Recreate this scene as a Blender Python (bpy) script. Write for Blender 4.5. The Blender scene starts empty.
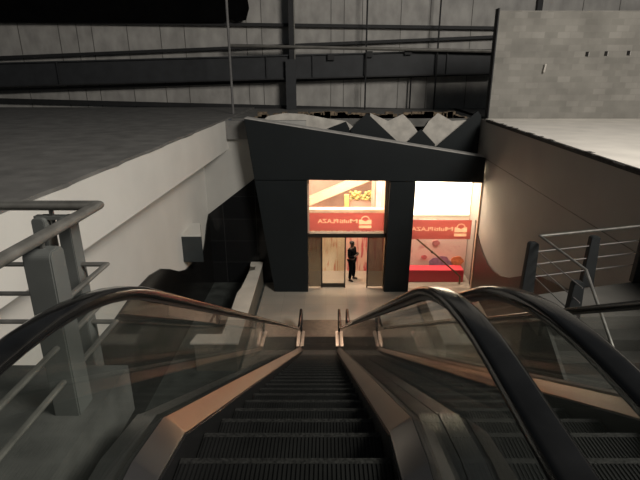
import bpy, math, random
from mathutils import Vector, Matrix
random.seed(7)
SC = bpy.context.scene
COL = SC.collection
R = math.radians

# ------------------------------------------------------------------ camera
PITCH = R(18.9)
CAM_H = 8.0                                   # camera height above the lower floor
cam_data = bpy.data.cameras.new('camera'); cam = bpy.data.objects.new('camera', cam_data); COL.objects.link(cam)
cam.location = (0, 0, CAM_H); cam.rotation_euler = (math.pi/2 - PITCH, 0, 0)
cam_data.sensor_width = 36; cam_data.lens = 27.0; cam_data.shift_x = -6/640
cam_data.clip_start = 0.02; cam_data.clip_end = 200
SC.camera = cam
# ------------------------------------------------------------------ world and daylight
world = bpy.data.worlds.new('world'); SC.world = world; world.use_nodes = True
world.node_tree.nodes['Background'].inputs[0].default_value = (0.80, 0.90, 1.0, 1)
world.node_tree.nodes['Background'].inputs[1].default_value = 0.04
def area(name, loc, target, sx, sy, power, col):
    d = bpy.data.lights.new(name, 'AREA'); d.shape = 'RECTANGLE'; d.size = sx; d.size_y = sy
    d.energy = power; d.color = col
    o = bpy.data.objects.new(name, d); COL.objects.link(o); o.location = loc
    o.rotation_euler = (Vector(target) - Vector(loc)).to_track_quat('-Z', 'Y').to_euler()
    return o
area('daylight_opening', (10.5, -2, 16.5), (-1, 14, 6.0), 6, 5, 3700, (1.0, 0.95, 0.88))
# warm lamps of the shop hall behind the portal, with an added fill
area('hall_lamp', (0.7, 21.2, 4.7), (0.7, 21.2, 0), 3.4, 3.4, 400, (1.0, 0.74, 0.52))
area('hoarding_fill_light', (0.8, 18.65, 4.6), (0.8, 19.15, 0), 2.6, 0.4, 230, (1.0, 0.78, 0.58))  # added fill, aimed at the hoardings to brighten their fronts
area('hall_lamp_right', (4.4, 18.3, 4.6), (4.4, 18.4, 0), 1.6, 0.7, 210, (1.0, 0.78, 0.62))
SC.view_settings.view_transform = 'Standard'; SC.view_settings.look = 'None'
SC.view_settings.gamma = 1.0; SC.view_settings.use_curve_mapping = False
SC.view_settings.exposure = 0.0

# ------------------------------------------------------------------ helpers
def at(px, py, F):
    """point of the place seen at a pixel of the photograph, on the plane y = F"""
    u = (px - 326)/480; v = (240 - py)/480
    y = math.cos(PITCH) + v*math.sin(PITCH); z = -math.sin(PITCH) + v*math.cos(PITCH)
    t = F/y
    return Vector((u*t, F, z*t + CAM_H))

class MB:
    def __init__(s): s.v = []; s.f = []; s.m = []
    def add(s, vs, fs, mi=0):
        n = len(s.v); s.v += [tuple(v) for v in vs]
        for f in fs: s.f.append([i+n for i in f]); s.m.append(mi)
        return s
    def box(s, x0, x1, y0, y1, z0, z1, mi=0):
        vs = [(x, y, z) for z in (z0, z1) for y in (y0, y1) for x in (x0, x1)]
        return s.add(vs, [(0,2,3,1),(4,5,7,6),(0,1,5,4),(2,6,7,3),(0,4,6,2),(1,3,7,5)], mi)
    def prism(s, pts, d, mi=0):
        """polygon (list of 3-D points) pushed along vector d"""
        pts = [Vector(p) for p in pts]; d = Vector(d); n = len(pts)
        vs = pts + [p + d for p in pts]
        fs = [tuple(range(n)), tuple(range(2*n-1, n-1, -1))]
        fs += [(i, i+n, (i+1) % n + n, (i+1) % n) for i in range(n)]
        return s.add(vs, fs, mi)
    def tube(s, pts, r, n=10, mi=0, caps=True):
        pts = [Vector(p) for p in pts]; rings = []
        for i, p in enumerate(pts):
            a = (p - pts[i-1]).normalized() if i else None
            b = (pts[i+1] - p).normalized() if i < len(pts)-1 else None
            t = (a + b).normalized() if a is not None and b is not None else (a if a is not None else b)
            k = 1.0 if a is None or b is None else 1/max(.4, a.dot(t))
            up = Vector((0, 0, 1)) if abs(t.z) < .95 else Vector((1, 0, 0))
            e = t.cross(up).normalized(); g = e.cross(t).normalized()
            rr = r[i] if isinstance(r, (list, tuple)) else r
            rings.append([p + (e*math.cos(2*math.pi*j/n)*k + g*math.sin(2*math.pi*j/n))*rr for j in range(n)])
        vs = [v for q in rings for v in q]; fs = []
        for i in range(len(pts)-1):
            for j in range(n):
                fs.append((i*n+j, i*n+(j+1) % n, (i+1)*n+(j+1) % n, (i+1)*n+j))
        if caps: fs += [tuple(range(n-1, -1, -1)), tuple(range((len(pts)-1)*n, len(pts)*n))]
        return s.add(vs, fs, mi)
    def sweep(s, path, prof, x0=0, closed=True, mi=0):
        """profile (x, n) swept along a path of (y, z) points in a plane of constant x"""
        P = [Vector((0, y, z)) for y, z in path]; n = len(prof); vs = []
        for i, p in enumerate(P):
            a = (p - P[i-1]).normalized() if i else None
            b = (P[i+1] - p).normalized() if i < len(P)-1 else None
            t = (a + b).normalized() if a is not None and b is not None else (a if a is not None else b)
            k = 1.0 if a is None or b is None else 1/max(.5, a.dot(t))
            nn = Vector((0, -t.z, t.y))
            for (x, h) in prof: vs.append(Vector((x0 + x, p.y, p.z)) + nn*h*k)
        fs = []
        for i in range(len(P)-1):
            for j in range(n if closed else n-1):
                fs.append((i*n+j, (i+1)*n+j, (i+1)*n+(j+1) % n, i*n+(j+1) % n))
        if closed: fs += [tuple(range(n)), tuple(range(len(P)*n-1, (len(P)-1)*n-1, -1))]
        return s.add(vs, fs, mi)
    def ball(s, c, rx, ry, rz, nu=12, nv=8, mi=0):
        c = Vector(c); vs = [c + Vector((0, 0, -rz))]
        for i in range(1, nv):
            a = -math.pi/2 + math.pi*i/nv
            for j in range(nu):
                b = 2*math.pi*j/nu
                vs.append(c + Vector((rx*math.cos(a)*math.cos(b), ry*math.cos(a)*math.sin(b), rz*math.sin(a))))
        vs.append(c + Vector((0, 0, rz))); fs = []
        for j in range(nu):
            fs.append((0, 1+(j+1) % nu, 1+j)); L = len(vs)-1; o = 1+(nv-2)*nu
            fs.append((L, o+j, o+(j+1) % nu))
            for i in range(nv-2):
                q = 1+i*nu; fs.append((q+j, q+(j+1) % nu, q+nu+(j+1) % nu, q+nu+j))
        return s.add(vs, fs, mi)
    def build(s, name, mats, parent=None, smooth=False, bevel=0, kind=None, sub=0):
        me = bpy.data.meshes.new(name); me.from_pydata(s.v, [], s.f); me.validate()
        if not isinstance(mats, (list, tuple)): mats = [mats]
        for m in mats: me.materials.append(m)
        if len(mats) > 1 and len(me.polygons) == len(s.m):
            for p, mi in zip(me.polygons, s.m): p.material_index = mi
        import bmesh
        bm = bmesh.new(); bm.from_mesh(me); bmesh.ops.recalc_face_normals(bm, faces=bm.faces)
        if bevel:
            es = [e for e in bm.edges if len(e.link_faces) == 2 and e.calc_face_angle(0) > .5]
            bmesh.ops.bevel(bm, geom=es, offset=bevel, segments=2, affect='EDGES', clamp_overlap=True)
        bm.to_mesh(me); bm.free()
        if smooth:
            for p in me.polygons: p.use_smooth = True
            me.set_sharp_from_angle(angle=R(40))
        o = bpy.data.objects.new(name, me); COL.objects.link(o)
        if parent is not None: attach(o, parent)
        if kind: o['kind'] = kind
        return o
def attach(o, parent):
    o.parent = parent
    root = parent; off = Vector((0, 0, 0))
    while root is not None:
        off += root.location; root = root.parent
    if o.type == 'MESH':
        o.data.transform(Matrix.Translation(-off))       # meshes are written in world coordinates
def tag(o, label=None, cat=None, group=None, kind=None):
    if label: o['label'] = label
    if cat: o['category'] = cat
    if group: o['group'] = group
    if kind: o['kind'] = kind
    return o
def empty(name, loc, label, cat, group=None):
    o = bpy.data.objects.new(name, None); COL.objects.link(o); o.location = loc; o.empty_display_size = .2
    return tag(o, label, cat, group)
def kids(o): return [c for c in bpy.data.objects if c.parent == o]
def copy_tree(o, parent=None):
    c = o.copy(); COL.objects.link(c); c.parent = parent
    for ch in kids(o): copy_tree(ch, c)
    return c

def mat(name, col, rough=.6, metal=0, var=.15, scale=3.0, bump=0.0, bscale=40.0, spec=.5, stretch=(1, 1, 1), trans=0):
    m = bpy.data.materials.new(name); m.use_nodes = True; nt = m.node_tree; N = nt.nodes; L = nt.links
    b = N['Principled BSDF']; b.inputs['Roughness'].default_value = rough; b.inputs['Metallic'].default_value = metal
    b.inputs['Specular IOR Level'].default_value = spec
    tc = N.new('ShaderNodeTexCoord'); mp = N.new('ShaderNodeMapping'); mp.inputs['Scale'].default_value = stretch
    L.new(tc.outputs['Object'], mp.inputs[0])
    nz = N.new('ShaderNodeTexNoise'); nz.inputs['Scale'].default_value = scale; nz.inputs['Detail'].default_value = 5
    L.new(mp.outputs[0], nz.inputs['Vector'])
    rp = N.new('ShaderNodeValToRGB')
    rp.color_ramp.elements[0].position = .3; rp.color_ramp.elements[1].position = .7
    rp.color_ramp.elements[0].color = (*[c*(1-var) for c in col], 1)
    rp.color_ramp.elements[1].color = (*[min(1, c*(1+var)) for c in col], 1)
    L.new(nz.outputs[0], rp.inputs[0]); L.new(rp.outputs[0], b.inputs['Base Color'])
    if bump:
        n2 = N.new('ShaderNodeTexNoise'); n2.inputs['Scale'].default_value = bscale; n2.inputs['Detail'].default_value = 4
        L.new(mp.outputs[0], n2.inputs['Vector'])
        bp = N.new('ShaderNodeBump'); bp.inputs['Strength'].default_value = bump; bp.inputs['Distance'].default_value = .02
        L.new(n2.outputs[0], bp.inputs['Height']); L.new(bp.outputs[0], b.inputs['Normal'])
    return m
def brick(name, c1, c2, mortar, bw, bh, msize, rough=.85, rot=(0, 0, 0), offset=.5, scale=1.0, spec=.5, var=.25):
    m = bpy.data.materials.new(name); m.use_nodes = True; nt = m.node_tree; N = nt.nodes; L = nt.links
    b = N['Principled BSDF']; b.inputs['Roughness'].default_value = rough; b.inputs['Specular IOR Level'].default_value = spec
    tc = N.new('ShaderNodeTexCoord'); mp = N.new('ShaderNodeMapping'); mp.inputs['Rotation'].default_value = rot
    L.new(tc.outputs['Object'], mp.inputs[0])
    bk = N.new('ShaderNodeTexBrick'); bk.offset = offset; bk.inputs['Scale'].default_value = scale
    bk.inputs['Color1'].default_value = (*c1, 1); bk.inputs['Color2'].default_value = (*c2, 1); bk.inputs['Mortar'].default_value = (*mortar, 1)
    bk.inputs['Brick Width'].default_value = bw; bk.inputs['Row Height'].default_value = bh
    bk.inputs['Mortar Size'].default_value = msize; bk.inputs['Mortar Smooth'].default_value = .3
    L.new(mp.outputs[0], bk.inputs['Vector'])
    nz = N.new('ShaderNodeTexNoise'); nz.inputs['Scale'].default_value = 1.3; nz.inputs['Detail'].default_value = 6
    L.new(tc.outputs['Object'], nz.inputs['Vector'])
    rp = N.new('ShaderNodeValToRGB'); rp.color_ramp.elements[0].color = (1-var,)*3 + (1,); rp.color_ramp.elements[1].color = (1,)*4
    rp.color_ramp.elements[0].position = .3; rp.color_ramp.elements[1].position = .65
    L.new(nz.outputs[0], rp.inputs[0])
    mx = N.new('ShaderNodeMix'); mx.data_type = 'RGBA'; mx.blend_type = 'MULTIPLY'; mx.inputs[0].default_value = 1
    L.new(bk.outputs[0], mx.inputs[6]); L.new(rp.outputs[0], mx.inputs[7]); L.new(mx.outputs[2], b.inputs['Base Color'])
    return m
def glass(name, tint, refl=1.0, rough=.0, dirt=0.0):
    m = bpy.data.materials.new(name); m.use_nodes = True; nt = m.node_tree; N = nt.nodes; L = nt.links
    N.remove(N['Principled BSDF'])
    tr = N.new('ShaderNodeBsdfTransparent'); tr.inputs[0].default_value = (*tint, 1)
    gl = N.new('ShaderNodeBsdfGlossy'); gl.inputs['Roughness'].default_value = rough
    # reflectance of a thin sheet, the same from both of its faces
    ge = N.new('ShaderNodeNewGeometry'); dt = N.new('ShaderNodeVectorMath'); dt.operation = 'DOT_PRODUCT'
    L.new(ge.outputs['Normal'], dt.inputs[0]); L.new(ge.outputs['Incoming'], dt.inputs[1])
    def mth(op, a, b=None):
        q = N.new('ShaderNodeMath'); q.operation = op
        for k, v in enumerate((a, b)):
            if v is None: continue
            if isinstance(v, (int, float)): q.inputs[k].default_value = v
            else: L.new(v, q.inputs[k])
        return q.outputs[0]
    fac = mth('POWER', mth('SUBTRACT', 1.0, mth('ABSOLUTE', dt.outputs['Value'])), 5.0)
    ml = N.new('ShaderNodeMath'); ml.operation = 'MULTIPLY'; ml.inputs[1].default_value = refl
    L.new(mth('ADD', mth('MULTIPLY', fac, .96), .04), ml.inputs[0])
    mx = N.new('ShaderNodeMixShader'); L.new(ml.outputs[0], mx.inputs[0]); L.new(tr.outputs[0], mx.inputs[1]); L.new(gl.outputs[0], mx.inputs[2])
    last = mx
    if dirt:
        df = N.new('ShaderNodeBsdfDiffuse'); df.inputs[0].default_value = (.30, .33, .29, 1)
        tc = N.new('ShaderNodeTexCoord'); mp = N.new('ShaderNodeMapping'); mp.inputs['Scale'].default_value = (1, .35, 2.2); mp.inputs['Rotation'].default_value = (R(-30), 0, 0)
        nz = N.new('ShaderNodeTexNoise'); nz.inputs['Scale'].default_value = 3; nz.inputs['Detail'].default_value = 6
        L.new(tc.outputs['Object'], mp.inputs[0]); L.new(mp.outputs[0], nz.inputs['Vector'])
        m2 = N.new('ShaderNodeMath'); m2.operation = 'MULTIPLY'; m2.inputs[1].default_value = dirt
        L.new(nz.outputs[0], m2.inputs[0])
        mx2 = N.new('ShaderNodeMixShader'); L.new(m2.outputs[0], mx2.inputs[0]); L.new(mx.outputs[0], mx2.inputs[1]); L.new(df.outputs[0], mx2.inputs[2]); last = mx2
    L.new(last.outputs[0], N['Material Output'].inputs[0])
    return m
def emit(name, col, strength):
    m = bpy.data.materials.new(name); m.use_nodes = True; b = m.node_tree.nodes['Principled BSDF']
    b.inputs['Base Color'].default_value = (*[min(.9, c) for c in col], 1)
    b.inputs['Emission Color'].default_value = (*col, 1); b.inputs['Emission Strength'].default_value = strength
    return m
def translucent(name, col, rough_mix=.5):
    m = bpy.data.materials.new(name); m.use_nodes = True; nt = m.node_tree; N = nt.nodes; L = nt.links
    N.remove(N['Principled BSDF'])
    d = N.new('ShaderNodeBsdfDiffuse'); t = N.new('ShaderNodeBsdfTranslucent'); tp = N.new('ShaderNodeBsdfTransparent')
    for q in (d, t, tp): q.inputs[0].default_value = (*col, 1)
    a = N.new('ShaderNodeMixShader'); a.inputs[0].default_value = .7
    L.new(d.outputs[0], a.inputs[1]); L.new(t.outputs[0], a.inputs[2])
    b = N.new('ShaderNodeMixShader'); b.inputs[0].default_value = rough_mix
    L.new(a.outputs[0], b.inputs[1]); L.new(tp.outputs[0], b.inputs[2])
    L.new(b.outputs[0], N['Material Output'].inputs[0])
    return m
def floral(name, base, blot, blot2, scale=2.2, amount=.5, streak=False):
    """printed flowers: soft blotches of two colours on a pale ground"""
    m = bpy.data.materials.new(name); m.use_nodes = True; nt = m.node_tree; N = nt.nodes; L = nt.links
    b = N['Principled BSDF']; b.inputs['Roughness'].default_value = .55
    tc = N.new('ShaderNodeTexCoord'); mp = N.new('ShaderNodeMapping')
    if streak: mp.inputs['Scale'].default_value = (2.5, 1, .35)
    L.new(tc.outputs['Object'], mp.inputs[0])
    prev = None
    for i, (c, s, lo) in enumerate(((blot, scale, amount), (blot2, scale*1.6, amount+.05))):
        nz = N.new('ShaderNodeTexNoise'); nz.inputs['Scale'].default_value = s; nz.inputs['Detail'].default_value = 3
        nz.inputs['Distortion'].default_value = 1.2
        L.new(mp.outputs[0], nz.inputs['Vector'])
        rp = N.new('ShaderNodeValToRGB'); rp.color_ramp.elements[0].position = lo; rp.color_ramp.elements[1].position = lo+.15
        L.new(nz.outputs[0], rp.inputs[0])
        mx = N.new('ShaderNodeMix'); mx.data_type = 'RGBA'
        L.new(rp.outputs[0], mx.inputs[0])
        if prev is None: mx.inputs[6].default_value = (*base, 1)
        else: L.new(prev.outputs[2], mx.inputs[6])
        mx.inputs[7].default_value = (*c, 1); prev = mx
    L.new(prev.outputs[2], b.inputs['Base Color'])
    return m

M = dict(
    white_wall=mat('white_plaster', (.62, .60, .55), .8, var=.05, scale=.8),
    grey_wall=mat('grey_plaster', (.40, .39, .36), .8, var=.06, scale=.8),
    right_wall=mat('beige_plaster', (.36, .33, .29), .8, var=.06, scale=.7),
    membrane=mat('dusty_membrane', (.135, .13, .12), .9, var=.25, scale=2.2, bump=.15, bscale=14),
    pale_slab=mat('pale_dusty_screed', (.78, .73, .65), .9, var=.10, scale=1.2),
    landing=mat('grey_landing_screed', (.062, .062, .057), .8, var=.45, scale=4, bump=.1),
    block=brick('concrete_blocks', (.29, .275, .245), (.22, .21, .185), (.245, .23, .205), .45, .21, .010, rot=(R(90), 0, 0)),
    rubble=mat('brown_rubble', (.16, .12, .08), .95, var=.6, scale=9, bump=.6, bscale=20),
    black_edge=mat('black_broken_edge', (.03, .027, .024), .9, var=.5, scale=12, bump=.6),
    insulation=mat('grey_insulation_blanket', (.34, .325, .30), .75, var=.22, scale=1.2, bump=.35, bscale=3.0, stretch=(1.6, 1, .9)),
    steel_dark=mat('dark_painted_steel', (.013, .013, .0135), .7, var=.3, scale=3),
    beam=mat('charcoal_steel', (.024, .0255, .0275), .65, var=.2, scale=2),
    pipe=mat('dull_pipe', (.20, .19, .17), .5, metal=.6, var=.2),
    dull_pole=mat('dull_grey_pole', (.13, .125, .12), .7, var=.2),
    tarp=mat('black_sheet', (.002, .002, .002), .95, var=.3, spec=.05),
    clad=mat('charcoal_cladding', (.0085, .0112, .0122), .55, var=.12, scale=.9, spec=.25),
    ledge=mat('pale_ledge_plaster', (.42, .40, .37), .85, var=.2, scale=4),
    torn=mat('white_plasterboard', (.48, .45, .40), .85, var=.2, scale=3),
    granite=mat('black_granite', (.010, .0095, .009), .12, var=.5, scale=20, spec=.35),
    granite_tile=brick('black_granite_tiles', (.008, .0085, .009), (.011, .011, .011), (.03, .03, .03), .9, .9, .008, rough=.15, rot=(R(90), R(45), 0), offset=0, spec=.3, var=.1),
    brown_granite_warm_lit=mat('brown_granite_warm_lit', (.045, .029, .021), .42, var=.4, scale=22, spec=.3),  # dark brown-black stone, its brown raised for the warm light on it
    lobby=brick('beige_polished_tiles', (.37, .335, .28), (.345, .31, .26), (.25, .22, .185), .8, .8, .004, rough=.16, offset=0, var=.08),
    pit=mat('dark_stone_floor', (.055, .06, .055), .3, var=.4, scale=2.5),
    brown_floor=mat('brown_stone', (.20, .13, .095), .35, var=.2, scale=2),
    dark_trim=mat('dark_trim', (.02, .02, .02), .5),
    curb=mat('white_low_wall', (.56, .52, .45), .75, var=.1, scale=2),
    thin_rod=mat('dull_thin_rod', (.16, .15, .14), .55, metal=.3),
    rail_bronze=mat('dull_bronze_rail', (.20, .13, .07), .45, metal=.4),
    rose_flower=mat('rose_flower', (.62, .24, .24), .6, var=.3, scale=6),
    warm_lit_steel=mat('satin_steel_warm_lit', (.41, .375, .35), .30, metal=1, var=.08, scale=1.5),  # stainless steel; the warm shop light it mirrors is tinted in
    steel=mat('satin_steel', (.33, .325, .31), .30, metal=1, var=.1, scale=2),
    steel_dusty=mat('dusty_steel_rail', (.185, .178, .16), .42, metal=.5, var=.3, scale=9),
    rubber=mat('black_handrail_rubber', (.006, .006, .006), .16, var=.5, scale=7, spec=.6),
    step=mat('black_step', (.0105, .0105, .010), .7, var=.35, scale=5, spec=.25),
    nose=mat('worn_step_nose', (.020, .0195, .018), .7, var=.8, scale=60, spec=.3),
    skirt=mat('black_skirt', (.012, .012, .012), .4),
    plate=mat('brown_floor_plate', (.075, .058, .046), .4, metal=.5, var=.3, scale=6),
    grey_post=mat('grey_painted_post', (.088, .092, .086), .55, var=.15, scale=4),
    post_edge=mat('worn_post_edge', (.22, .22, .20), .5, var=.2, scale=6),
    dark_post=mat('dark_painted_post', (.009, .0105, .011), .6, var=.2, scale=5),
    eglass=glass('balustrade_glass', (.965, .975, .965), refl=1.0, dirt=.03),
    wglass=glass('window_glass', (.93, .93, .92), refl=.6),
    dglass=glass('tinted_glass', (.42, .40, .37), refl=1.0, dirt=.16),
    frame=mat('dark_window_frame', (.030, .025, .02), .4, metal=.3),
    jamb=mat('peach_jamb', (.62, .42, .30), .5),
    red_sign=translucent('red_film', (.62, .285, .26), .10),
    sign_ink=translucent('pale_film', (.95, .74, .60), .2),
    hall_wall=mat('peach_hall_wall', (.72, .50, .38), .7, var=.08, scale=1),
    lilac=mat('lilac_hall_wall', (.58, .45, .42), .7, var=.1, scale=1),
    hall_white=mat('cream_paint', (.85, .76, .62), .6, var=.03),
    lightbox=emit('lit_panel', (1.0, .90, .74), 3.2),
    cream_flower=floral('cream_floral_print', (.80, .66, .46), (.62, .26, .16), (.85, .75, .55), 2.4, .53, True),
    pink_flower=floral('pink_floral_print', (.92, .58, .48), (.66, .10, .12), (.93, .68, .58), 2.2, .47, True),
    pale_flower=floral('pale_floral_print', (.92, .74, .66), (.70, .26, .24), (.78, .52, .50), 1.5, .56),
    red_paint=mat('red_plinth', (.74, .06, .09), .4, var=.05),
    blue_flower=mat('lilac_flower', (.42, .28, .42), .6, var=.3, scale=6),
    orange_flower=mat('orange_flower', (.80, .28, .12), .6, var=.3, scale=6),
    leaf=mat('green_leaf', (.36, .36, .16), .6, var=.4, scale=8),
    yellow=mat('yellow_flower', (.82, .62, .26), .6, var=.2, scale=8),
    skin=mat('skin', (.07, .04, .028), .6, var=.05), black_cloth=mat('black_cloth', (.0035, .0035, .004), .95, var=.3, scale=20, spec=.05),
    hair=mat('black_hair', (.006, .005, .005), .7), shoe=mat('black_leather', (.006, .006, .006), .4),
    box_face=mat('charcoal_box', (.028, .033, .034), .5, var=.1),
    dark_hole=mat('dark_hole', (.01, .009, .008), .95),
)
Z = CAM_H
SLAB = Z - 1.55

# ------------------------------------------------------------------ the setting
def struct(mb, name, m, **k):
    o = mb.build(name, m, **k); o['kind'] = 'structure'; return o

# lower floor: pale lobby, dark stone elsewhere
struct(MB().box(-2.45, 6.2, 11.3, 25.5, -.3, 0), 'floor', M['lobby'])
struct(MB().box(-4.8, 6.2, -2, 11.3, -.3, 0).box(-4.8, -2.45, 11.3, 25.5, -.3, 0), 'floor_dark_stone', M['pit'])
# left upper slab with a crumbling edge, its white fascia, the recessed wall beneath
edge = []
y = 24.8
ys = []
while y > -3: ys.append(y); y -= random.uniform(.25, .7)
def xl(y): return -3.83 + .19*(y-5.4)/13.6
pts = [(-26, 24.8, SLAB), (-26, -3, SLAB)] + [(xl(y) + (random.uniform(-.03, .03) if y < 20 else 0), y, SLAB) for y in reversed(ys)]
struct(MB().prism(pts, (0, 0, .06)), 'upper_floor_left', M['membrane'])
struct(MB().prism([(xl(-3), -3, SLAB), (xl(18.3), 18.3, SLAB), (xl(18.3), 18.3, SLAB-1.05), (xl(-3), -3, SLAB-1.05)], (-.25, 0, 0))
       .box(-4.9, xl(-3)-.2, -3, 18.3, SLAB-1.1, SLAB-1.0), 'trim_1', M['white_wall'])
struct(MB().box(-4.9, -4.6, -2, 18.2, 0, SLAB-1.05), 'wall_left', M['white_wall'])
struct(MB().box(-4.9, -.74, 18.05, 18.4, 0, SLAB-.02), 'wall_back', M['grey_wall'])
struct(MB().box(xl(18)+.0, -2.0, 17.85, 18.1, SLAB-.66, SLAB), 'trim_2', mat('dark_concrete_beam', (.16, .155, .145), .9, var=.15))
# polished granite wainscot with a wavy top on the left wall
wl = [(-1.5, -5.0), (6, -4.9), (8, -5.05), (9.3, -5.0), (10.0, -4.92), (10.7, -4.88), (11.5, -4.90), (12.3, -5.05), (13.0, -5.35), (13.8, -5.75), (14.5, -5.98), (15.1, -6.05), (15.8, -6.10), (16.4, -6.15), (16.8, -6.18), (17.1, -5.98), (17.35, -5.7), (17.6, -5.4), (18.03, -5.12)]
struct(MB().prism([(-4.6, 18.03, 0.0), (-4.6, -1.5, 0.0)] + [(-4.6, y, z+Z) for y, z in wl], (.04, 0, 0)), 'wainscot_left', M['granite'])
struct(MB().prism([(-4.6, 18.05, 0), (-4.6, 18.05, Z-5.12), (-2.80, 18.05, Z-3.76), (-1.6, 18.05, Z-2.85), (-1.6, 18.05, 0)], (0, -.05, 0)), 'wainscot_back', M['granite_tile'])
# right wall, its seam and wavy dark brown granite, warm light put into its colour
def xr(y): return 5.34 + .51*(y-8.1)/9.9
struct(MB().prism([(xr(-2), -2, 0), (xr(25.4), 25.4, 0), (xr(25.4), 25.4, SLAB), (xr(-2), -2, SLAB)], (.3, 0, 0)), 'wall_right', M['right_wall'])
struct(MB().prism([(xr(-2), -2, Z-2.86), (xr(17.9), 17.9, Z-2.86), (xr(17.9), 17.9, Z-2.88), (xr(-2), -2, Z-2.88)], (-.006, 0, 0)), 'trim_4', mat('wall_seam', (.17, .15, .13), .8))
wr = [(-1, -4.6), (6, -4.3), (8, -4.35), (9.5, -4.45), (10.6, -4.7), (11.6, -4.92), (12.5, -5.35), (13.45, -5.82), (14.3, -6.12), (15.0, -6.25), (15.7, -6.28), (16.4, -6.15), (17.0, -5.95), (17.5, -5.7), (17.9, -5.3)]
struct(MB().prism([(xr(17.9), 17.9, 0), (xr(-1), -1, 0)] + [(xr(y), y, z+Z) for y, z in wr], (-.04, 0, 0)), 'wainscot_right', M['brown_granite_warm_lit'])
# right upper slab and the block wall on it
struct(MB().prism([(xr(-3)+.02, -3, SLAB), (22, -3, SLAB), (22, 18.2, SLAB), (xr(18.2)+.02, 18.2, SLAB)], (0, 0, .05)), 'upper_floor_right', M['pale_slab'])
struct(MB().box(5.98, 22, 18.2, 18.5, SLAB, Z+2.12), 'wall_right_block', M['block'])
# slab behind the portal, up to the hall wall
struct(MB().box(xl(20), 30, 18.9, 24.9, SLAB-.3, SLAB), 'upper_floor_back', M['membrane'])
# the big shed wall far behind
struct(MB().box(-30, 30, 25.0, 25.2, SLAB-.2, Z+7), 'wall_shed', M['insulation'])
# upper landing either side of the escalators
struct(MB().box(-3.75, -1.12, -3, 2.34, SLAB-.3, SLAB).box(-1.12, 2.08, -3, -.95, SLAB-.3, SLAB).box(2.1, xr(0)-.1, -3, 2.38, SLAB-.3, SLAB), 'upper_landing', M['landing'])

# ------------------------------------------------------------------ escalators
CX = -.19
SL = math.tan(R(30))
def bez(p, q, r, n=8): return [((1-t)**2*p[0]+2*t*(1-t)*q[0]+t*t*r[0], (1-t)**2*p[1]+2*t*(1-t)*q[1]+t*t*r[1]) for t in [i/n for i in range(n+1)]]
HT, HB = Z-.65, Z-7.13
hx0 = 1.50; hx1 = hx0 + (HT-HB)/SL
c30, s30 = math.cos(R(30)), .5
HP = [(-.55, HT-.62)] + [(-.55-.3*math.sin(a), HT-.31-.31*math.cos(a)) for a in [math.pi*k/6 for k in range(1, 6)]] + [(-.55, HT), (.3, HT)]
HP += bez((hx0-.52, HT), (hx0, HT), (hx0+.55*c30, HT-.55*s30))
HP += [(hx0+k*(hx1-hx0)/10, HT-k*(HT-HB)/10) for k in range(1, 10)]
HP += bez((hx1-.55*c30, HB+.55*s30), (hx1, HB), (hx1+.5, HB))
HP += [(13.85, HB)] + [(13.85+.33*math.sin(a), HB-.33+.33*math.cos(a)) for a in [math.pi*k/8 for k in range(1, 8)]] + [(13.85, HB-.66)]
dx0 = 1.82; DT, DB = Z-1.51, .08
dx1 = dx0 + (DT-DB)/SL
DP = [(-.9, DT)] + [(dx0-.26, DT), (dx0-.23, DT-.003), (dx0+.19*c30-.02, DT-.19*s30+.008), (dx0+.19*c30+.01, DT-.19*s30-.0145)] + [(dx0+k*(dx1-dx0)/6, DT-k*(DT-DB)/6) for k in range(1, 6)] + bez((dx1-.25, DB+.25*SL), (dx1, DB), (dx1+.28, DB), 5) + [(14.0, DB)]
def interp(path, y):
    for (a, b) in zip(path, path[1:]):
        if a[0] <= y <= b[0] and b[0] > a[0]: return a[1] + (b[1]-a[1])*(y-a[0])/(b[0]-a[0])
    return path[-1][1] if y > path[-1][0] else path[0][1]
HTOP = [p for p in HP if True]
i0 = HP.index((-.55, HT)); i1 = HP.index((13.85, HB))
HUP = HP[i0:i1+1]

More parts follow.
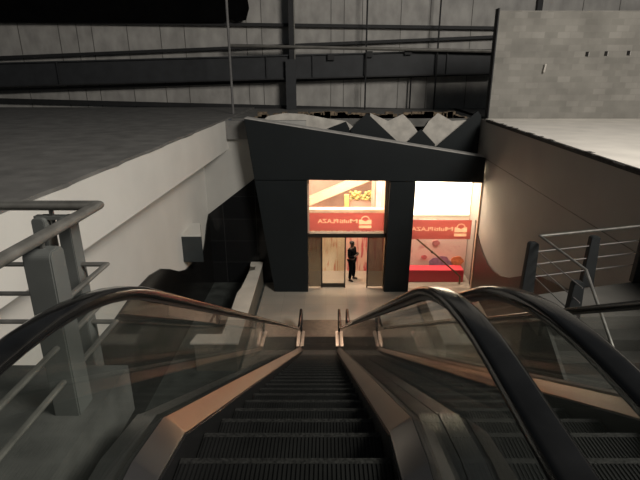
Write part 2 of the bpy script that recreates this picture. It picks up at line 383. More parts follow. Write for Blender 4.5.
def make_escalator(cx, label):
    e = empty('escalator', (cx, 13.4, 0), label, 'escalator', 'pair of escalators')
    # steps
    F = .2; z = SLAB; drops = [0, 0, .03, .12, .20] + [.231]*40; i = 0
    total = 0
    while F < 13.3:
        d = drops[i] if i < len(drops) else 0
        rem = z - .0
        if rem < .55: d = min(d, [.2, .12, .03, 0, 0, 0, 0][min(6, int((.55-rem)/.12))])
        z = max(0.0, z - d)
        mb = MB()
        mb.box(cx-.49, cx+.49, F, F+.365, z-.05, z, 0)
        mb.box(cx-.49, cx+.49, F+.365, F+.40, z-.05, z+.002, 1)
        mb.box(cx-.49, cx+.49, F+.37, F+.395, z-.24, z-.05, 0)
        for k in range(47):                     # cleats
            xx = cx - .47 + k*.94/46
            mb.box(xx-.005, xx+.005, F+.004, F+.364, z, z+.006, 0)
        mb.build('step', [M['step'], M['nose']], e)
        F += .40; i += 1
    for s in (-1, 1):
        ex = lambda a, b: (min(s*a, s*b), max(s*a, s*b))
        # handrail: a rounded C section
        w, h = .040, .022
        prof = [(-w, -.014), (-w, .002), (-w*.86, .012), (-w*.6, .016), (w*.6, .016), (w*.86, .012), (w, .002), (w, -.014), (w*.7, -.024), (-w*.7, -.024)]
        hr = MB().sweep(HP, prof, cx+s*.615).build('handrail', M['rubber'], e, smooth=True)
        pr = [(-.013, -.040), (-.013, -.023), (.013, -.023), (.013, -.040)]
        MB().sweep(HP, pr, cx+s*.615).build('handrail_guide', M['skirt'], hr)
        MB().sweep(DP, [(s*.505, -.10), (s*.505, -.072), (s*.512, -.066), (s*.612, 0), (s*.612, -.035)], cx).build('inner_deck', M['warm_lit_steel'], e, smooth=True)
        a, b = ex(.646, .742)
        MB().sweep(DP, [(a, -.03), (a, .012), (b, .012), (b, -.03)], cx).build('outer_deck', M['steel'], e, smooth=True)
        a, b = ex(.612, .642)
        MB().sweep(DP, [(a, -.04), (a, -.012), (b, -.012), (b, -.04)], cx).build('glass_channel', M['skirt'], e)
        a, b = ex(.497, .505)
        MB().sweep(DP, [(a, -.40), (a, -.085), (b, -.085), (b, -.40)], cx).build('skirt', M['skirt'], e)
        a, b = ex(.715, .738)
        MB().sweep(DP, [(a, -.95), (a, -.03), (b, -.03), (b, -.95)], cx).build('truss_panel', M['beam'], e)
        # glass panels
        cuts = [-.5, 4.6, 9.3, 13.85]
        for y0, y1 in zip(cuts, cuts[1:]):
            n = 24; ys_ = [y0+.001+(y1-y0-.002)*k/n for k in range(n+1)]
            lo = [(cx+s*.625, q, interp(DP, q)-.02) for q in ys_]; up = [(cx+s*.625, q, interp(HUP, q)-.04) for q in ys_]
            MB().prism(lo + up[::-1], (-s*.010, 0, 0)).build('glass_panel', M['eglass'], e)
        # newel skirt at the foot, in the same bright metal
        MB().box(cx+s*.55-.05, cx+s*.55+.05, 12.95, 13.9, .0, DB+.02).build('newel_skirt', M['warm_lit_steel'], e, bevel=.01)
        MB().prism([(cx+s*.61-.03, 13.85+.30*math.sin(t), HB-.33+.30*math.cos(t)) for t in [math.pi*k/10 for k in range(11)]] + [(cx+s*.61-.03, 13.85, .1)], (.06, 0, 0)).build('newel', M['steel_dark'], e)
    MB().sweep([(-.9, DT-1.0), (dx0, DT-1.0), (dx1, .03), (dx1+.2, .03)], [(-.73, -.03), (-.73, 0), (.73, 0), (.73, -.03)], cx).build('truss_soffit', M['beam'], e)
    MB().box(cx-.74, cx+.74, -.95, .2, SLAB-.06, SLAB).build('upper_floor_plate', M['plate'], e)
    fp = MB().box(cx-.742, cx+.742, 13.35, 14.8, .0, .018).build('lower_floor_plate', M['plate'], e)
    MB().box(cx-.49, cx+.49, 13.18, 13.36, .0, .022).build('comb', M['steel'], fp)
    return e
esc = make_escalator(CX, 'escalator straight ahead with black steps, its whole flight in view')
esc2 = copy_tree(esc); esc2.location.x += 1.49
tag(esc2, 'second escalator on the right, seen mostly through glass, beside the railed stair landing')
esc['label'] = 'escalator straight ahead with black steps, its whole flight in view'

# ------------------------------------------------------------------ the charcoal portal
PF = 17.1
po = empty('entrance_portal', (0, PF, 0), 'charcoal slanted entrance portal with a wedge-shaped header at the foot of the escalators', 'portal')
def pf(px, py, F=PF): return at(px, py, F)
hl, hr_ = pf(244, 119), pf(486, 158)
bl, br = pf(254.5, 180), pf(485, 183)
br.x = hr_.x
MB().prism([hl, hr_, br, pf(416, 181.5), pf(307, 180), bl], (0, .55, 0)).build('header', M['clad'], po, bevel=.01)
MB().prism([hl+Vector((0, .12, 0)), hr_+Vector((0, .12, 0)), hr_+Vector((0, .12, .03)), hl+Vector((0, .12, .03))], (0, .62, 0)).build('header_cap', M['ledge'], po)
MB().prism([pf(254.5, 180.6), pf(307, 180.6), Vector((-.70, PF, 0)), Vector((-2.0, PF, 0))], (0, .9, 0)).build('left_column', M['clad'], po, bevel=.008)
MB().prism([pf(390.5, 182), pf(416, 182), Vector((3.20, PF, 0)), Vector((2.26, PF, 0))], (0, .5, 0)).build('right_column', M['clad'], po, bevel=.008)
# zigzag cut panels and torn plasterboard behind the header
def panel(name, pix, F, t, m, label, cat, group=None):
    mb = MB().prism([Vector((min(v.x, 5.80), v.y, max(v.z, 4.85))) for v in [at(a, b, F) for a, b in pix]], (0, t, 0)); o = mb.build(name, m); return tag(o, label, cat, group)
tri = [([(322, 162), (326.5, 129), (346, 121.5), (349.5, 128.5), (349.5, 162)], 'low black triangle cut-out at the left end behind the header'),
       ([(350.5, 162), (351, 129), (367, 113), (399, 143), (399, 162)], 'tall black triangle cut-out with the sharpest peak behind the header'),
       ([(403, 162), (406, 143), (421, 129), (435, 144), (435, 162)], 'small black triangle cut-out between the two white peaks'),
       ([(436.5, 162), (437, 145.8), (478, 111), (483, 116), (483, 162)], 'large black triangle cut-out against the right wall')]
for i, (p, l) in enumerate(tri): panel('zigzag_panel', p, 18.46, .05, M['clad'], l, 'panel', 'black zigzag panels behind the header')
tp = [([(262, 121), (268, 116), (285, 113), (303, 114), (330, 119), (346, 121), (356, 129), (366, 116), (372, 150), (262, 150)], 'torn white plasterboard at the left behind the header'),
      ([(372, 150), (370, 113), (388, 121), (403, 114), (411, 122), (418, 132), (420, 152)], 'torn white plasterboard with the left white peak'),
      ([(417, 152), (419, 136), (429, 121), (438, 113), (452, 121), (467, 120), (474, 117), (474, 156)], 'torn white plasterboard with the right white peak')]
for i, (p, l) in enumerate(tp): panel('torn_plasterboard', p, 18.6 + .06*i, .04, M['torn'], l, 'plasterboard', 'torn plasterboard behind the header')
mb = MB()
for k in range(70):
    x = -2.6 + 8.0*k/70 + random.uniform(-.05, .05); w = random.uniform(.08, .2); h = random.uniform(.12, .32)
    mb.box(x-w, x+w, 18.95, 19.2, SLAB-.9, SLAB+h-.06)
tag(mb.build('rubble_strip', M['rubble']), 'brown strip of broken rubble along the slab edge behind the white peaks', 'rubble', kind='stuff')
# broken black edge along the right slab
mb = MB(); prev = None; y = -1
P_ = []
while y < 18:
    P_.append((y, random.uniform(.06, .13), random.uniform(.015, .05))); y += random.uniform(.12, .3)
for (a, w, h), (b, w2, h2) in zip(P_, P_[1:]):
    mb.prism([(xr(a)-.03, a, SLAB-.05), (xr(b)-.03, b, SLAB-.05), (xr(b)+w2, b, SLAB-.05), (xr(a)+w, a, SLAB-.05)], (0, 0, .055+h))
tag(mb.build('broken_slab_edge', M['black_edge']), 'black crumbling strip along the edge of the right upper floor', 'edge strip')
# sign box on the left wall, low white wall, brown cover
b = empty('wall_box', (-4.56, 15.1, Z-5.7), 'dark box jutting from the left white wall above the wavy granite', 'box')
MB().prism([(-4.6, 14.45, Z-5.70), (-3.95, 14.45, Z-5.70), (-4.32, 15.8, Z-5.70), (-4.6, 15.8, Z-5.70)], (0, 0, .86)).build('housing', M['box_face'], b, bevel=.01)
MB().prism([(-4.6, 14.47, Z-4.84), (-3.97, 14.47, Z-4.84), (-4.33, 15.8, Z-4.84), (-4.6, 15.8, Z-4.84)], (0, 0, .04)).build('lid', M['white_wall'], b)
pts = [(-3.0, 11.75), (-2.45, 11.75), (-2.47, 14.5), (-2.52, 17.9), (-3.0, 17.9), (-2.98, 17.55), (-2.76, 17.5), (-2.74, 17.05), (-2.92, 16.95), (-2.98, 15.4), (-3.05, 15.0), (-3.0, 13)]
lwr = empty('low_wall', (-2.7, 12, 0), 'low white-topped L-shaped wall with a chipped coping left of the escalator foot', 'low wall')
MB().prism([(x, y, .89) for x, y in pts], (0, 0, .06)).prism([(-3.8, 11.75, .89), (-3.0, 11.75, .89), (-3.0, 12.22, .89), (-3.72, 12.22, .89)], (0, 0, .06)).build('coping', M['curb'], lwr)
MB().box(-2.97, -2.53, 11.8, 17.88, 0, .89).box(-3.7, -2.97, 11.8, 12.2, 0, .89).build('wall_body', mat('dull_brown_stone', (.12, .108, .085), .6, var=.15), lwr)
q = [at(158, 304, 12.5), at(221, 313, 12.5), at(218, 324, 12.5), at(156, 316, 12.5)]
tag(MB().prism([Vector((max(-4.55, p.x), p.y, p.z)) for p in q], (0, .12, 0)).build('brown_board', M['brown_floor']), 'brown board wedged between the left wall and the low white wall', 'board')

# ------------------------------------------------------------------ glazing of the portal
GF = 17.50
def gp(px, py, F=GF): return at(px, py, F)
zt = pf(340, 180, PF).z+.08; zb = gp(340, 233).z
w1 = empty('window_1', (.8, GF, zb), None, None); w1['kind'] = 'structure'; w1['label'] = 'upper window over the sliding door'
xL, xR = -.72, 2.34
MB().box(xL, xR, GF, GF+.012, zb, zt).build('pane', M['wglass'], w1)
mb = MB().box(xL, xL+.09, GF-.05, GF+.07, zb, zt).box(xR-.14, xR, GF-.05, GF+.07, zb, zt).box(xL, xR, GF-.05, GF+.07, zt-.05, zt+.1)
mb.build('window_frame', M['jamb'], w1)
d1 = empty('door_1', (.8, GF, 0), None, None); d1['kind'] = 'structure'; d1['label'] = 'sliding glass door, half open'
MB().box(xL, xR, GF-.15, GF+.15, zb-.14, zb+.02).build('transom', M['frame'], d1)
xa = gp(322, 260).x; xb = gp(345, 260).x; xc = gp(367, 260).x
MB().box(xL+.03, xa, GF, GF+.012, .05, zb-.14).build('fixed_panel', M['dglass'], d1)
MB().box(xc, xR-.03, GF, GF+.012, .05, zb-.14).build('fixed_panel', M['dglass'], d1)
MB().box(xa-.05, xb, GF+.06, GF+.072, .08, zb-.14).build('sliding_leaf', M['wglass'], d1)
MB().box(xa-.05, xb, GF+.05, GF+.09, .01, .16).build('leaf_rail', M['frame'], d1)
for q in (xa-.03, xb-.02, xc): MB().box(q, q+.045, GF-.01, GF+.09, .01, zb-.14).build('door_stile', M['frame'], d1)
w2 = empty('window_2', (4.4, GF, 0), None, None); w2['kind'] = 'structure'; w2['label'] = 'tall shop window right of the pillar'
x2L, x2R = 3.2, xr(GF)-.02
MB().box(x2L, x2R, GF, GF+.012, .05, zt).build('pane', M['wglass'], w2)
MB().box(x2R-.05, x2R, GF-.05, GF+.06, 0, zt).build('window_frame', M['jamb'], w2)

# red films with mirrored lettering on the panes
def text_mesh(body, size, m, name, parent, cx, z, F, width):
    cu = bpy.data.curves.new('lettering', 'FONT'); cu.body = body; cu.size = size; cu.extrude = .004; cu.offset = .003; cu.align_x = 'CENTER'
    o = bpy.data.objects.new('tmp', cu); COL.objects.link(o)
    bpy.context.view_layer.update()
    me = bpy.data.meshes.new_from_object(o.evaluated_get(bpy.context.evaluated_depsgraph_get()))
    bpy.data.objects.remove(o)
    xs = [v.co.x for v in me.vertices]; sx = width/(max(xs)-min(xs))
    for v in me.vertices: v.co = Vector((-v.co.x*sx, v.co.z, v.co.y))     # reads right from inside the hall
    me.transform(Matrix.Translation((cx, F, z)))
    me.materials.clear(); me.materials.append(m)
    q = bpy.data.objects.new(name, me); COL.objects.link(q); attach(q, parent); return q
def sign(x0, x1, z0, z1, lx0, lx1, tx0, tx1, label):
    s = empty('sign_film', ((x0+x1)/2, GF-.02, z0), label, 'sign', 'red window signs')
    band = MB().box(x0, x1, GF-.016, GF-.010, z0, z1).build('red_band', M['red_sign'], s)
    h = z1-z0; zc = z0 + h*.44
    F = GF-.013
    # word: capitals of two sizes
    W = tx1-tx0
    text_mesh('ulti', .22, M['sign_ink'], 'lettering', s, tx1-W*.33, zc, F, W*.24)
    text_mesh('M', .22, M['sign_ink'], 'lettering', s, tx1-W*.095, zc, F, W*.19)
    text_mesh('PLAZA', .22, M['sign_ink'], 'lettering', s, tx0+W*.26, zc, F, W*.52)
    # bag emblem: body, roof-like top with a handle ring
    lw_ = lx1-lx0; lz = z0+h*.36
    mb = MB()
    mb.box(lx0, lx1, F-.004, F+.004, z0+h*.14, z0+h*.30)
    F -= .004
    mb.prism([(lx0, F, lz), (lx1, F, lz), (lx1, F, lz+h*.27), (lx0+lw_*.8, F, lz+h*.27), (lx0+lw_*.5, F, lz+h*.17), (lx0+lw_*.2, F, lz+h*.27), (lx0, F, lz+h*.27)], (0, .008, 0))
    cxm = (lx0+lx1)/2; r0, r1 = lw_*.36, lw_*.28
    ring = [(cxm+r0*math.cos(t), F, lz+h*.24+r0*math.sin(t)) for t in [math.pi*k/12 for k in range(13)]] + [(cxm+r1*math.cos(t), F, lz+h*.24+r1*math.sin(t)) for t in [math.pi*k/12 for k in range(12, -1, -1)]]
    mb.prism([p for p in ring], (0, .008, 0)); mb.build('emblem', M['sign_ink'], s)
    for c in kids(s):                       # the red film is cut out where the pale marks stand
        if c == band: continue
        bpy.context.view_layer.update()
        md = band.modifiers.new('cut', 'BOOLEAN'); md.operation = 'DIFFERENCE'; md.solver = 'EXACT'; md.object = c; md.use_self = True
        bpy.context.view_layer.update()
        me = bpy.data.meshes.new_from_object(band.evaluated_get(bpy.context.evaluated_depsgraph_get()))
        band.modifiers.clear(); band.data = me
    return s
sign(gp(309, 222).x, gp(384.5, 222).x, gp(345, 230.5).z, gp(345, 213).z, gp(359, 222).x, gp(371.5, 222).x, gp(318, 222).x, gp(357.5, 222).x,
     'red band sign with pale mirrored lettering and bag emblem over the sliding door')
sign(gp(412, 229).x, gp(471, 229).x, gp(445, 239).z, gp(445, 220).z, gp(454.5, 229).x, gp(467, 229).x, gp(411.5, 229).x, gp(453, 229).x,
     'red band sign with pale mirrored lettering across the tall right window')

# ------------------------------------------------------------------ hall behind the glass
struct(MB().box(-3, 6.4, 24.7, 24.9, 0, 4.85), 'wall_hall_back', M['hall_wall'])
struct(MB().box(-3.2, -3, 18.4, 24.7, 0, 4.85), 'wall_hall_left', M['hall_wall'])
struct(MB().box(-.74, 5.75, 17.66, 18.45, 4.78, 4.85).box(-3.2, 5.8, 18.45, 24.7, 4.78, 4.85), 'ceiling', M['hall_white'])
struct(MB().box(2.55, 2.75, 18.0, 24.7, 0, 4.78), 'wall_hall_partition', M['hall_white'])
HF = 19.25
zh = at(340, 212, HF).z
def hoard(px0, px1, m, label, F=HF, z1=zh):
    o = MB().box(at(px0, 255, F).x, at(px1, 255, F).x, F, F+.12, 0, z1).build('printed_hoarding', m); return tag(o, label, 'hoarding', 'printed hoardings in the hall')
hoard(296, 345.5, M['cream_flower'], 'cream floral hoarding panel behind the closed door leaf')
hoard(345.8, 383, M['pink_flower'], 'pink floral hoarding panel behind the standing person')
tag(MB().box(-1.6, 2.5, HF-.1, HF+.35, zh, zh+.12).build('hoarding_ledge', mat('peach_ledge', (.62, .46, .34), .6)), 'peach ledge along the top of the floral hoardings', 'ledge')
# far side of the hall through the upper window
tag(MB().box(-2.9, 2.5, 24.2, 24.4, 0, 4.76).build('shop_partition', M['lilac']), 'lilac shop wall far back in the hall over the door', 'wall')
a, c = at(309, 206, 23.0), at(372, 180, 23.0)
tag(MB().prism([a, c, c+Vector((0, 0, .40)), a+Vector((0, 0, .40))], (0, .5, 0)).build('stair_beam', M['hall_white']), 'cream slanting stair side behind the upper window', 'beam')
tag(MB().box(at(344.5, 200, 22).x, at(349, 200, 22).x, 22, 22.18, 0, at(345, 195, 22).z).build('yellow_pillar', M['yellow']), 'short yellow pillar left of the flower planter', 'pillar')
tag(MB().box(at(376, 200, 21.5).x, at(384, 200, 21.5).x, 21.5, 21.8, 0, 4.76).build('white_column', mat('white_column_paint', (.88, .86, .82), .5)), 'white column at the right of the upper window', 'column')
tag(MB().box(at(371.5, 200, 21.6).x, at(375, 200, 21.6).x, 21.6, 21.75, 0, 4.76).build('lilac_post', M['lilac']), 'slim lilac post beside the white column', 'post')
pl = empty('flower_planter', tuple(at(361, 203, 22.6).xy) + (0,), 'planter of yellow flowers and green leaves behind the upper window', 'planter')
xa_, xb_ = at(350, 200, 22.5).x, at(373, 200, 22.5).x; zp = at(360, 199, 22.6).z
MB().box(xa_, xb_, 22.5, 22.9, 0, zp).build('trough', M['lilac'], pl)
mb = MB()
for k in range(60): mb.ball((random.uniform(xa_, xb_), random.uniform(22.4, 22.8), zp+random.uniform(0, .36)), .07, .07, .05, 6, 4)
mb.build('foliage', M['leaf'], pl)
mb = MB()
for k in range(50): mb.ball((random.uniform(xa_, xb_), random.uniform(22.35, 22.6), zp+random.uniform(.03, .40)), .06, .05, .05, 6, 4)
mb.build('blossom', M['yellow'], pl)
# right shop window
RF = 18.9
lb = empty('light_box', (4.6, RF, 0), 'glowing white panel at the top of the right window', 'lightbox')
MB().box(at(410, 200, RF).x, at(470.5, 200, RF).x, RF, RF+.02, at(440, 215, RF).z, 4.74).build('lit_face', M['lightbox'], lb)
MB().box(at(408, 200, RF).x, at(473, 200, RF).x, RF+.025, RF+.2, at(440, 219, RF).z, 4.74).build('surround', M['hall_white'], lb)
fl = empty('floral_display', (4.6, RF, 0), 'pale pink floral wall display under the red sign of the right window', 'display')
MB().box(at(408, 250, RF).x, xr(RF)-.02, RF, RF+.15, 0, at(440, 219.5, RF).z).build('backboard', M['pale_flower'], fl)
def disc(px, py, r, m, name):
    c = at(px, py, RF); n = 9; pts = []
    for k in range(36):
        t = 2*math.pi*k/36; rr = r*(1+.06*math.cos(5*t)+.03*math.cos(11*t+1)); pts.append((c.x+rr*math.cos(t), RF-.02, c.z+.8*rr*math.sin(t)))
    MB().prism(pts, (0, .018, 0)).build(name, m, fl)
disc(440, 265, .50, M['blue_flower'], 'lilac_flower'); disc(457, 261, .27, M['orange_flower'], 'orange_flower'); disc(436, 243, .16, M['rose_flower'], 'rose_flower'); disc(424, 257, .12, M['rose_flower'], 'rose_flower')
tag(MB().box(at(408, 278, 18.2).x, at(462, 278, 18.2).x, 18.05, 18.6, 0, .52).build('red_plinth', M['red_paint'], bevel=.01), 'low red plinth on the floor inside the right window', 'plinth')
sr = empty('stair_rail', (3.4, 17.85, 0), 'thin dark rail slanting down behind the right window', 'rail')
a, c = at(411, 234, 17.85), at(460, 276.5, 17.85)
mid = at(436, 255, 17.85)
MB().tube([a, mid, c, Vector((c.x, 17.85, 0))], .034).build('rail_tube', M['rail_bronze'], sr, smooth=True)
MB().ball(at(432, 252, 17.85), .05, .05, .05).build('bracket', M['frame'], sr)
tag(MB().box(3.25, 3.95, 16.3, 17.0, 0, .03).build('floor_mat', M['dark_trim']), 'small black mat on the lobby floor at the foot of the pillar', 'mat')

# ------------------------------------------------------------------ person in the doorway
def skin_mesh(name, joints, links, m, parent, sub=2, root=0):
    """joints: {key: (pos, radius)} -> one continuous tapering surface"""
    keys = list(joints); idx = {k: i for i, k in enumerate(keys)}
    me = bpy.data.meshes.new(name); me.from_pydata([joints[k][0] for k in keys], [(idx[a], idx[b]) for a, b in links], [])
    o = bpy.data.objects.new('tmp', me); COL.objects.link(o)
    sm = o.modifiers.new('s', 'SKIN'); sm.use_smooth_shade = True
    for i, k in enumerate(keys):
        r = joints[k][1]; r = r if isinstance(r, tuple) else (r, r)
        me.skin_vertices[0].data[i].radius = r
    me.skin_vertices[0].data[root].use_root = True
    sb = o.modifiers.new('u', 'SUBSURF'); sb.levels = sub; sb.render_levels = sub
    bpy.context.view_layer.update()
    q = bpy.data.meshes.new_from_object(o.evaluated_get(bpy.context.evaluated_depsgraph_get()))
    bpy.data.objects.remove(o)
    q.name = name; q.materials.clear(); q.materials.append(m)
    for p in q.polygons: p.use_smooth = True
    w = bpy.data.objects.new(name, q); COL.objects.link(w)
    if parent is not None: w.parent = parent
    return w
pp = at(351.5, 279.5, 18.25); pp.z = 0
pe = empty('person', pp, 'person in black standing in the doorway with hands joined at the chest, turned right', 'person')
pe.rotation_euler = (0, 0, R(60))
# local frame: faces -Y (towards the escalators), then turned 35 degrees to the photo's right
J = {'pelvis': ((0, 0, .93), .125), 'waist': ((0, .0, 1.06), .125), 'chest': ((0, .0, 1.24), .145), 'upper': ((0, .01, 1.37), .11), 'neck': ((0, .005, 1.45), .058), 'head0': ((0, -.005, 1.53), .075), 'head1': ((0, -.005, 1.61), .088), 'head2': ((0, .0, 1.675), .06)}
Lk = [('pelvis', 'waist'), ('waist', 'chest'), ('chest', 'upper'), ('upper', 'neck'), ('neck', 'head0'), ('head0', 'head1'), ('head1', 'head2')]
arms = {-1: [((-.20, .01, 1.36), .062), ((-.27, .0, 1.08), .045), ((-.15, -.20, 1.12), .036), ((-.07, -.25, 1.17), .032)],
        1: [((.20, .01, 1.36), .062), ((.28, -.02, 1.08), .045), ((.14, -.21, 1.16), .036), ((.05, -.26, 1.19), .032)]}
legs = {-1: [((-.10, 0, .86), .085), ((-.12, -.02, .48), .058), ((-.14, .02, .09), .042), ((-.15, -.13, .04), .034)],
        1: [((.10, 0, .86), .085), ((.13, -.04, .48), .058), ((.16, .0, .09), .042), ((.20, -.15, .04), .034)]}
for s in (-1, 1):
    pn = 'upper'
    for k, (p, r) in enumerate(arms[s]): J[f'a{s}{k}'] = (p, r); Lk.append((pn, f'a{s}{k}')); pn = f'a{s}{k}'
    hand = Vector(arms[s][3][0]); dirv = Vector((-s*.75, -.25, .18)).normalized()
    for f in range(4):                                   # fingers, bent over the other hand
        base = hand + Vector((0, -.012, .024-.016*f)); ln = (.032, .036, .033, .026)[f]
        k0, k1, k2 = f'f{s}{f}0', f'f{s}{f}1', f'f{s}{f}2'
        J[k0] = (tuple(base + dirv*.035), .009); J[k1] = (tuple(base + dirv*(.035+ln)), .008); J[k2] = (tuple(base + dirv*(.035+ln*1.5) + Vector((0, .02, -.004))), .007)
        Lk += [(f'a{s}3', k0), (k0, k1), (k1, k2)]
    J[f't{s}0'] = (tuple(hand + dirv*.01 + Vector((0, .0, .035))), .011); J[f't{s}1'] = (tuple(hand + dirv*.045 + Vector((0, .0, .05))), .009)
    Lk += [(f'a{s}3', f't{s}0'), (f't{s}0', f't{s}1')]
    pn = 'pelvis'
    for k, (p, r) in enumerate(legs[s]): J[f'l{s}{k}'] = (p, r); Lk.append((pn, f'l{s}{k}')); pn = f'l{s}{k}'
body = skin_mesh('body', J, Lk, M['skin'], pe, 2, 0)
face = MB().prism([(-.018, -.095, 1.545), (.018, -.095, 1.545), (.008, -.09, 1.60), (-.008, -.09, 1.60)], (0, .03, 0)).ball((0, -.085, 1.56), .016, .03, .022)
def local(o):
    o.parent = pe; return o
local(face.build('nose', M['skin'], None, smooth=True))
for s in (-1, 1):
    local(MB().ball((s*.033, -.078, 1.60), .013, .012, .009).build('eye', M['hair']))
    local(MB().ball((s*.088, .0, 1.585), .014, .022, .034).build('ear', M['skin'], None, smooth=True))
local(MB().ball((0, -.078, 1.522), .026, .012, .008).build('mouth', M['skin']))
local(MB().ball((0, .012, 1.632), .096, .102, .078, 16, 10).build('hair', M['hair'], None, smooth=True))
T = {k: (v[0], v[1]+.022 if not isinstance(v[1], tuple) else v[1]) for k, v in J.items() if k in ('pelvis', 'waist', 'chest', 'upper')}
T['upper'] = (J['upper'][0], .135); T['collar'] = ((0, .005, 1.435), .075)
TL = [('pelvis', 'waist'), ('waist', 'chest'), ('chest', 'upper'), ('upper', 'collar')]
for s in (-1, 1):
    pn = 'upper'
    for k in range(3): T[f'a{s}{k}'] = (arms[s][k][0], arms[s][k][1]+.02); TL.append((pn, f'a{s}{k}')); pn = f'a{s}{k}'
skin_mesh('jacket', T, TL, M['black_cloth'], pe, 2, 0)
T = {'pelvis': ((0, 0, .93), .14)}; TL = []
for s in (-1, 1):
    pn = 'pelvis'
    for k in range(3): T[f'l{s}{k}'] = (legs[s][k][0], legs[s][k][1]+.026); TL.append((pn, f'l{s}{k}')); pn = f'l{s}{k}'
skin_mesh('trousers', T, TL, M['black_cloth'], pe, 2, 0)
for s in (-1, 1):
    a = Vector(legs[s][2][0]); t = Vector(legs[s][3][0])
    skin_mesh('shoe', {'h': ((a.x, a.y+.045, .045), .044), 'm': ((a.x+(t.x-a.x)*.5, a.y-.05, .048), .047), 't': ((t.x, t.y-.03, .034), .034)}, [('h', 'm'), ('m', 't')], M['shoe'], pe, 2, 0)

# ------------------------------------------------------------------ railing on the upper landing, left
def fin(mb, x0, x1, y0, y1, zb, zt, taper, along):
    """tapering blade; wide side along x or y, rounded top"""
    n = 6; prof = []
    if along == 'x': w0, w1, c = (x0, x1, (x0+x1)/2)
    else: w0, w1, c = (y0, y1, (y0+y1)/2)
    hw = (w1-w0)/2; tw = hw*taper; r = min(.05, tw*.6)
    prof = [(c-hw, zb), (c+hw, zb)] + [(c+tw-r+r*math.cos(a), zt-r+r*math.sin(a)) for a in [math.pi/2*k/n for k in range(n+1)]] + [(c-tw+r-r*math.sin(a), zt-r+r*math.cos(a)) for a in [math.pi/2*k/n for k in range(n+1)]]
    if along == 'x': mb.prism([(u, y0, z) for u, z in prof], (0, y1-y0, 0))
    else: mb.prism([(x0, u, z) for u, z in prof], (x1-x0, 0, 0))
    return mb
RX, RY = -1.23, 2.50
lr = empty('landing_railing', (RX, RY, SLAB), 'satin steel railing with grey blade posts at the left of the upper landing', 'railing')
zr = Z-.66
MB().tube([(-3.7, RY, zr), (RX, RY, zr), (RX, -2.6, zr)], .027, 14).build('top_rail', M['steel_dusty'], lr, smooth=True)
for dz in (-1.0, -1.18, -1.36):
    MB().tube([(-3.7, RY, Z+dz), (RX, RY, Z+dz), (RX, -2.6, Z+dz)], .014, 8).build('rod', M['steel_dusty'], lr, smooth=True)
def lpost(x, y, along):
    p = None
    if along == 'y':       # on the side run: blades stand across the walking line
        p = fin(MB(), x-.062, x+.062, y-.075, y+.075, SLAB-.7, zr-.055, .78, 'y').build('post', M['grey_post'], lr, bevel=.006)
    else:
        mb = MB(); fin(mb, x-.10, x-.012, y-.05, y+.05, SLAB-.3, zr-.06, .8, 'x'); p = mb.build('post', M['grey_post'], lr, bevel=.004)
        q = fin(MB(), x+.035, x+.12, y-.05, y+.05, SLAB-.3, zr-.06, .8, 'x').build('post_blade', M['grey_post'], p, bevel=.004)
        MB().box(x-.09, x+.10, y-.02, y+.02, zr-.075, zr-.055).build('post_bridge', M['grey_post'], p)
    MB().tube([(x, y, zr-.10), (x, y, zr-.02)], .013, 8).build('stub', M['steel'], p)
lpost(RX-.015, 1.98, 'y'); lpost(RX-.015, .4, 'y'); lpost(at(50, 205, RY).x, RY, 'x'); lpost(-2.9, RY, 'x')

# ------------------------------------------------------------------ stair landing and railing, right
PL = Z-3.1
struct(MB().prism([(2.9, 5.8, PL), (2.95, 6.47, PL), (xr(7)-.04, 7.1, PL), (xr(6)-.04, 5.9, PL)], (0, 0, -.28)), 'stair_landing', mat('grey_stair_stone', (.085, .08, .07), .8))
mb = MB()
for k in range(9): mb.box(3.0, xr(4)-.15, 5.8-.28*(k+1), 5.8-.28*k, PL-.17*(k+1)-.2, PL-.17*(k+1))
mb.prism([(2.95, 6.4, 0), (2.95, 6.4, PL-.02), (2.95, 5.8, PL-.02), (2.95, 3.2, PL-1.6), (2.95, 3.2, 0)], (.05, 0, 0))
struct(mb, 'stairs', mat('dark_stair_stone', (.036, .034, .029), .8))
rr = empty('stair_railing', (3.1, 6.6, PL), 'thin steel railing with dark blade posts at the stair landing on the right', 'railing')
c0 = at(540, 236, 6.6); zc = c0.z; X0 = c0.x
X1 = at(586, 270, 5.35).x
pe1 = at(640, 226, 7.05); far = pe1 + (pe1-c0)*.08
p2 = at(586, 270, 5.35); p3 = at(611, 342, 4.6); p4 = p3 + (p3-p2)*.5
MB().tube([far, c0, p2, p3, p4], .019, 10).build('top_rail', M['steel_dusty'], rr, smooth=True)
for d in (.24, .44, .64):
    q = Vector((0, 0, -d))
    MB().tube([far+q, c0+q, p2+q],   .008, 6).build('rod', M['thin_rod'], rr, smooth=True)
def rpost(px, py, F, along='x'):
    c = at(px, py, F)
    fin(MB(), c.x-.095, c.x+.095, c.y-.05, c.y+.05, PL, c.z, .72, 'x').build('post', M['dark_post'], rr, bevel=.006)
rpost(533.5, 242, 6.55); rpost(595, 236, 6.85); rpost(578, 281, 5.55); rpost(648, 231, 7.0)

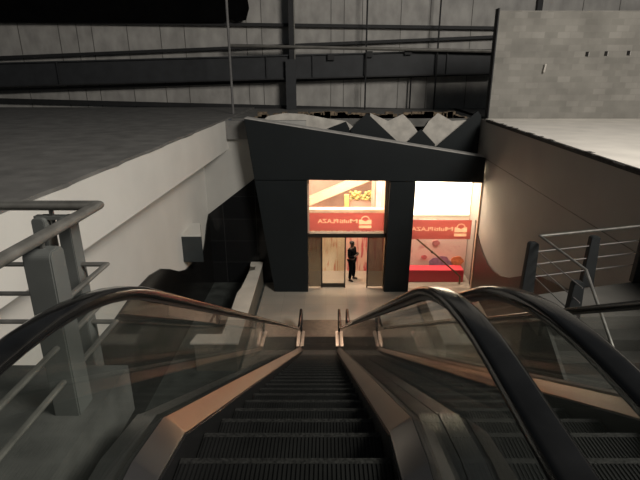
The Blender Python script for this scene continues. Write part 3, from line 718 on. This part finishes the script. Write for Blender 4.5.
# ------------------------------------------------------------------ the shed wall's steelwork
WF = 24.7
def girt(p0, p1, F, h, d, m, name, label, cat, group=None):
    a, c = at(*p0, F), at(*p1, F); u = Vector((0, 0, h/2))
    return tag(MB().prism([a-u, c-u, c+u, a+u], (0, d, 0)).build(name, m), label, cat, group)
G = 'dark girts on the shed wall'
girt((-60, 20), (500, 28), WF, .14, .2, M['steel_dark'], 'wall_girt', 'uppermost dark girt on the shed wall, above the thin pipe', 'girt', G)
girt((-60, 60), (500, 36.5), WF-.05, .13, .2, M['steel_dark'], 'wall_girt', 'dark girt rising to the right just over the big beam', 'girt', G)
girt((-60, 93), (500, 73), WF-.05, .13, .2, M['steel_dark'], 'wall_girt', 'dark girt rising to the right just under the big beam', 'girt', G)
girt((-60, 99), (500, 113), WF, .20, .2, M['steel_dark'], 'wall_girt', 'lowest dark girt, sinking to the right along the floor edge', 'girt', G)
ib = empty('main_beam', tuple(at(240, 70, 24.2)), 'deep charcoal I-beam running across the shed wall behind the portal', 'beam')
a, c = at(-60, 76.5, 24.2), at(497, 61.5, 24.2); hh = .52
MB().prism([a-Vector((0, 0, hh)), c-Vector((0, 0, hh)), c+Vector((0, 0, hh)), a+Vector((0, 0, hh))], (0, .05, 0)).build('web', M['beam'], ib)
for s in (-1, 1):
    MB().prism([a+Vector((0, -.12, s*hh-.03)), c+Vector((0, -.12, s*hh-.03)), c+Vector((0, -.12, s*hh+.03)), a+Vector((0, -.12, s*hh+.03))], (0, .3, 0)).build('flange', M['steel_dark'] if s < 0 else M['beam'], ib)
for px in (60, 268, 314, 447):
    t = (px+60)/557; p = a.lerp(c, t)
    MB().box(p.x-.02, p.x+.02, 24.08, 24.2, p.z-hh+.02, p.z+hh-.02).build('stiffener', M['beam'], ib)
cl = empty('steel_column', tuple(at(291, 112, 23.9)), 'dark steel column crossing the big beam, left of the zigzag peaks', 'column')
xm = at(291, 80, 23.9).x
MB().box(xm-.24, xm+.24, 23.88, 23.92, SLAB, Z+.72).build('lower_flange', M['beam'], cl)
MB().box(xm-.06, xm+.16, 23.95, 24.6, SLAB, Z+6.8).build('web', M['steel_dark'], cl)
MB().box(xm+.18, xm+.22, 23.95, 24.1, SLAB, Z+6.8).build('edge_angle', M['pipe'], cl)
def pole(px, F, z0, z1, r, m, name, label, cat, group=None):
    x = at(px, 60, F).x
    return tag(MB().tube([(x, F, z0), (x, F, z1)], r, 8).build(name, m, None, smooth=True), label, cat, group)
pole(230, 20.5, SLAB, Z+5, .05, M['dull_pole'], 'thin_pole', 'thin grey pole standing at the far end of the left white wall', 'pole')
a, c = at(230, 45.5, 23.86), at(498, 51.5, 23.86)
tag(MB().tube([a, c], .075, 8).build('cross_pipe', M['pipe'], None, smooth=True), 'thin grey pipe running level above the big beam', 'pipe')
for (px, z0, z1, l) in ((366, SLAB, Z+6.8, 'long dark rod on the shed wall, nearest the steel column'), (437, SLAB+.0, Z+6.8, 'long dark rod on the shed wall, nearest the block wall'), (412, SLAB, Z+.1, 'dark rod below the big beam above the left white peak')):
    pole(px, 23.98 if px != 412 else 24.6, z0, z1, .04, M['steel_dark'], 'wall_rod', l, 'rod', 'dark rods on the shed wall')
for px in (331, 362, 405): 
    p = at(px, 110, 28.2)
mb = MB()
for px in (20, 60, 78, 93, 128, 161, 185, 247, 262, 331, 344, 362, 400, 429, 470, 578, 614):
    x = at(px, 40, 24.98).x; mb.box(x-.014, x+.014, 24.98, 25.01, SLAB, Z+7)
struct(mb, 'trim_5', mat('seam_tape', (.12, .115, .105), .8))
x = at(540, 5, 24.8).x
tag(MB().box(x-.12, x+.12, 24.75, 24.99, SLAB, Z+6.8).build('shed_post', M['steel_dark']), 'dark post showing above the block wall top', 'post')
# bracket lumps on the beam top
for (px, py, l) in ((331, 57, 'small bracket on top of the beam right of the column'), (369, 54, 'small bracket on the beam beside the long rod'), (408, 51.5, 'small bracket on the beam near the block wall')):
    p = at(px, py, 24.1); b = MB().box(p.x-.16, p.x+.16, 24.0, 24.25, p.z-.14, p.z+.12).build('beam_bracket', M['steel_dark']); tag(b, l, 'bracket', 'brackets on the beam')
# black torn sheet across the upper left
px = [(-120, 21), (225, 22), (231, 19), (236, 22), (246, 20), (249, 8), (247, -4), (249, -20), (250, -70), (-120, -70)]
tag(MB().prism([at(a, b, 24.45) for a, b in px], (0, .05, 0)).build('black_sheet', M['tarp']), 'black torn sheet hung across the upper left of the shed wall', 'sheet')
# on the block wall: three small holes, a pale stub, a dark edge post
for (a, b, l) in ((587, 54, 'small dark hole in the block wall, left of three'), (606, 53.5, 'small dark hole in the block wall, middle of three'), (628.5, 53, 'small dark hole in the block wall, right of three')):
    p = at(a, b, 18.18); h = empty('wall_hole', p, l, 'hole', 'holes in the block wall')
    MB().box(p.x-.045, p.x+.045, 18.17, 18.21, p.z-.075, p.z+.075).build('recess', M['dark_hole'], h)
    MB().box(p.x+.045, p.x+.065, 18.15, 18.21, p.z-.075, p.z+.06).build('lip', M['ledge'], h)
p = at(545, 68, 18.1)
tag(MB().tube([(p.x-.02, 18.1, p.z-.15), (p.x+.02, 18.12, p.z+.13)], .035, 8).build('pipe_stub', M['torn']), 'pale pipe stub sticking out of the block wall', 'pipe stub')
tag(MB().box(5.935, 5.975, 18.15, 18.5, SLAB, Z+2.2).build('edge_post', M['steel_dark']), 'dark post at the left end of the block wall', 'post')
